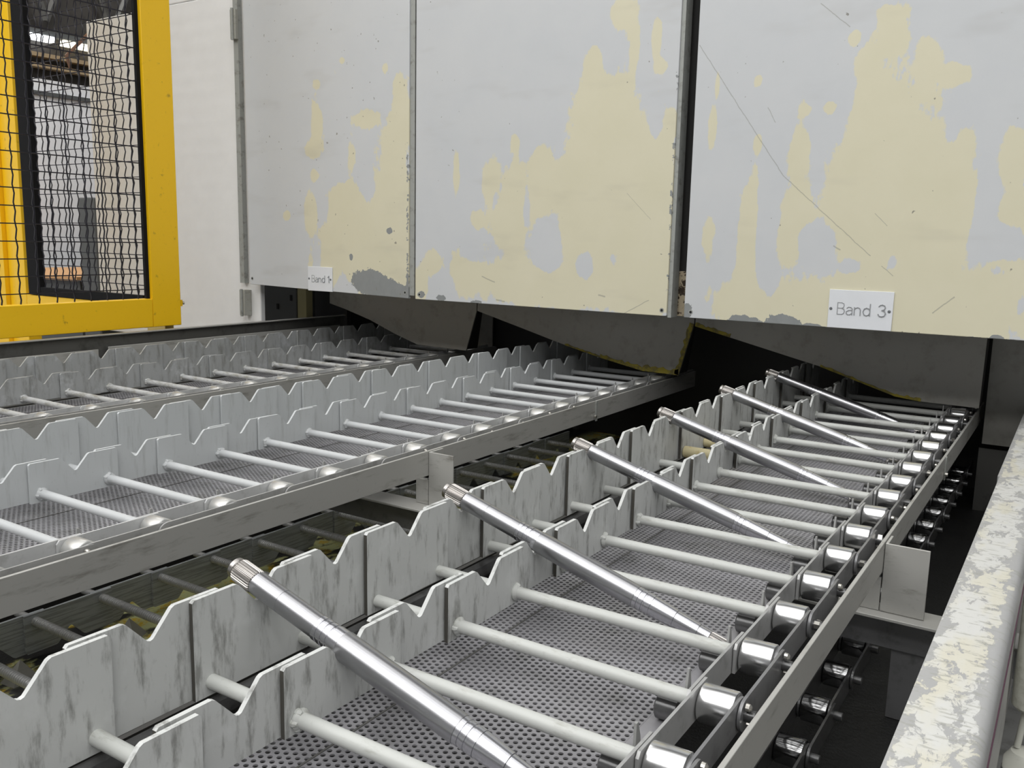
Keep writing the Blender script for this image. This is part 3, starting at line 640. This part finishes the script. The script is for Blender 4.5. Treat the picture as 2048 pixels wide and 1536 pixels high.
# ------------------------------------------------------------------ left side guard plates
t = thing('side_plate', 'long dark side plate under the yellow guard', 'plate')
build('plate_sheet', MB().box(-2.962, -2.956, 0.3, 3.1, 0.80, 1.036), M['darkgrey'], t)
build('top_lip', MB().box(-2.9555, -2.940, 0.3, 3.1, 1.032, 1.036), M['rail'], t)
for y0, y1, lab, z in ((0.4, 1.83, 'low grey guard plate with an oily stain, leaning below the yellow guard', .986), (1.87, 3.05, 'low grey guard plate, clean, reaching into the tunnel', .992)):
    o = build('guard_plate', MB().box(-2.935, -2.930, y0, y1, 0.80, z), M['rail'], None, bevel=0.0008); tag(o, lab, 'plate', 'low guard plates along the first band')
t = thing('end_plate', 'dull grey plate at the back of the first tunnel mouth', 'plate')
build('plate_sheet', MB().box(-2.955, -2.30, 3.400, 3.406, 0.80, 1.12), M['chute'], t)

# ------------------------------------------------------------------ yellow machine guards with crimped wire mesh
def crimp(p0, p1, amp, pitch, axis, r, n=4):
    p0, p1 = Vector(p0), Vector(p1); L = (p1 - p0).length; m = max(2, int(L / pitch * 4))
    off = Vector((1, 0, 0)) if axis == 'x' else Vector((0, 1, 0)) if axis == 'y' else Vector((0, 0, 1))
    return MB().tube([p0 + (p1 - p0) * i / m + off * amp * math.sin(PI / 2 * i) for i in range(m + 1)], r, n)
t = thing('safety_guard', 'yellow guard frame with black wire mesh beside the first band', 'guard')
XG = -3.0
build('upright', MB().box(XG - 0.05, XG, 2.107, 2.232, 1.042, 3.0), M['yellow'], t, bevel=0.002)
build('upright', MB().box(XG - 0.05, XG, 0.50, 0.625, 1.042, 3.0), M['yellow'], t, bevel=0.002)
build('bottom_rail', MB().box(XG - 0.048, XG - 0.001, 0.626, 2.106, 1.042, 1.150), M['yellow'], t, bevel=0.002)
build('top_rail', MB().box(XG - 0.048, XG - 0.001, 0.626, 2.106, 2.88, 3.0), M['yellow'], t, bevel=0.002)
build('mesh_bar', MB().box(XG - 0.030, XG - 0.016, 2.092, 2.1065, 1.151, 2.879), M['black'], t)
b = build('hinge_bolt', MB().box(XG - 0.03, XG - 0.008, 2.2325, 2.246, 1.115, 1.140), M['yellow'], t)
build('bolt_head', MB().lathe([(0, 0.007), (0.008, 0.007)], (XG - 0.012, 2.2465, 1.128), (0, 1, 0), 6), M['bolt'], b)
w = MB()
yy = 2.06
while yy > 0.63:
    c = crimp((XG - 0.022, yy, 1.151), (XG - 0.022, yy, 2.879), 0.0024, 0.059, 'y', 0.0027); w.add(c.v, c.f); yy -= 0.0635
zz = 1.186
while zz < 2.87:
    c = crimp((XG - 0.0245, 0.627, zz), (XG - 0.0245, 2.091, zz), 0.0016, 0.0635, 'x', 0.0024); w.add(c.v, c.f); zz += 0.0588
build('wire_mesh', w, M['wire'], t)

t = thing('safety_guard', 'second yellow guard with a black inner frame, standing square behind the first', 'guard')
YG = 2.19
for xa, xb, yo in ((-4.36, -4.22, 0), (-4.218, -4.135, .02), (-4.134, -4.045, 0)):
    build('upright', MB().box(xa, xb, YG + yo, YG + 0.06, 0.0, 3.0), M['yellow'], t, bevel=0.002)
build('upright', MB().box(-3.176, -3.060, YG + 0.01, YG + 0.05, 1.0, 3.0), M['pale_yellow'], t, bevel=0.002)
build('bottom_rail', MB().box(-4.043, -3.178, YG, YG + 0.05, 1.02, 1.112), M['yellow'], t, bevel=0.002)
build('inner_frame', MB().box(-4.015, -3.92, YG - 0.004, YG + 0.022, 1.114, 2.95).box(-3.918, -3.178, YG - 0.004, YG + 0.022, 1.114, 1.150).box(-3.918, -3.178, YG - 0.004, YG + 0.022, 2.91, 2.95), M['black'], t, bevel=0.001)
w = MB(); xx = -3.90
while xx < -3.181:
    c = crimp((xx, YG + 0.008, 1.151), (xx, YG + 0.008, 2.909), 0.0060, 0.061, 'x', 0.0025); w.add(c.v, c.f); xx += 0.0485
zz = 1.19
while zz < 2.9:
    c = crimp((-3.918, YG + 0.011, zz), (-3.178, YG + 0.011, zz), 0.0012, 0.0485, 'y', 0.0022); w.add(c.v, c.f); zz += 0.061
build('wire_mesh', w, M['wire'], t)

# ------------------------------------------------------------------ hall behind the guards
t = thing('grey_column', 'dark grey machine column behind the wire mesh', 'column')
build('column_body', MB().box(-4.77, -4.61, 2.90, 3.05, 0.0, 1.585), M['greycab'], t, bevel=0.01)
build('foot_plate', MB().box(-4.80, -4.58, 2.86, 3.09, 0.0, 0.02), M['greycab'], t)
t = thing('work_table', 'grey work table with an orange top far behind the guard', 'table')
build('table_top', MB().box(-6.6, -5.15, 3.1, 4.0, 1.10, 1.125), M['carton'], t)
build('table_body', MB().box(-6.5, -5.2, 3.15, 3.95, 0.0, 1.099), M['greycab'], t)
o = build('blue_barrel', MB().lathe([(0, .28), (.02, .29), (.3, .30), (.32, .29), (.62, .30), (.64, .29), (.93, .29), (.95, .27)], (-6.0, 2.45, 0), (0, 0, 1), 32), M['blue']); tag(o, 'blue barrel at the far edge behind the yellow posts', 'barrel')
o = build('carton', MB().box(-6.15, -5.85, 2.3, 2.6, 0.951, 1.12), M['carton'], None, bevel=0.004); tag(o, 'small orange carton on top of the blue barrel', 'box')
t = thing('wall_lamp', 'bright strip lamp high on the far hall wall', 'lamp')
build('lamp_body', MB().box(-7.04, -6.97, 3.1, 4.62, 2.89, 2.93), M['greycab'], t)
build('lamp_tube', MB().box(-7.03, -6.96, 3.12, 4.12, 2.850, 2.889), m_emit('lamp_glow', (0.9, 0.95, 1.0), 4.0), t)
build('lamp_tube', MB().box(-7.03, -6.96, 4.2, 4.6, 2.845, 2.884), m_emit('warm_lamp_glow', (1.0, 0.93, 0.72), 2.2), t)
for z, lab in ((2.74, 'upper tan roof beam along the far wall'), (2.66, 'lower tan roof beam along the far wall')):
    o = build('roof_beam', MB().box(-7.04, -6.96, -6, 12, z - 0.015, z + 0.015), M['tan']); tag(o, lab, 'beam', 'tan beams along the far hall wall')
o = build('conduit', MB().tube([(-6.9, 4.2, 2.66), (-6.2, 3.75, 2.62), (-5.2, 3.3, 2.58), (-4.3, 3.0, 2.46), (-3.65, 2.95, 2.50)], 0.011, 10), M['orange']); tag(o, 'orange conduit slanting up over the white cabinet', 'pipe')
random.seed(3)
for i in range(6):
    o = build('roof_truss', MB().tube([(-6.95, 2.4 + i * .55, 3.0), (-6.9, 2.7 + i * .55, 3.7), (-6.95, 2.95 + i * .55, 3.0)], 0.03, 6), M['darkgrey'])
    tag(o, 'dark zigzag roof truss bar above the strip lamp', 'truss', 'truss bars in the dark roof')
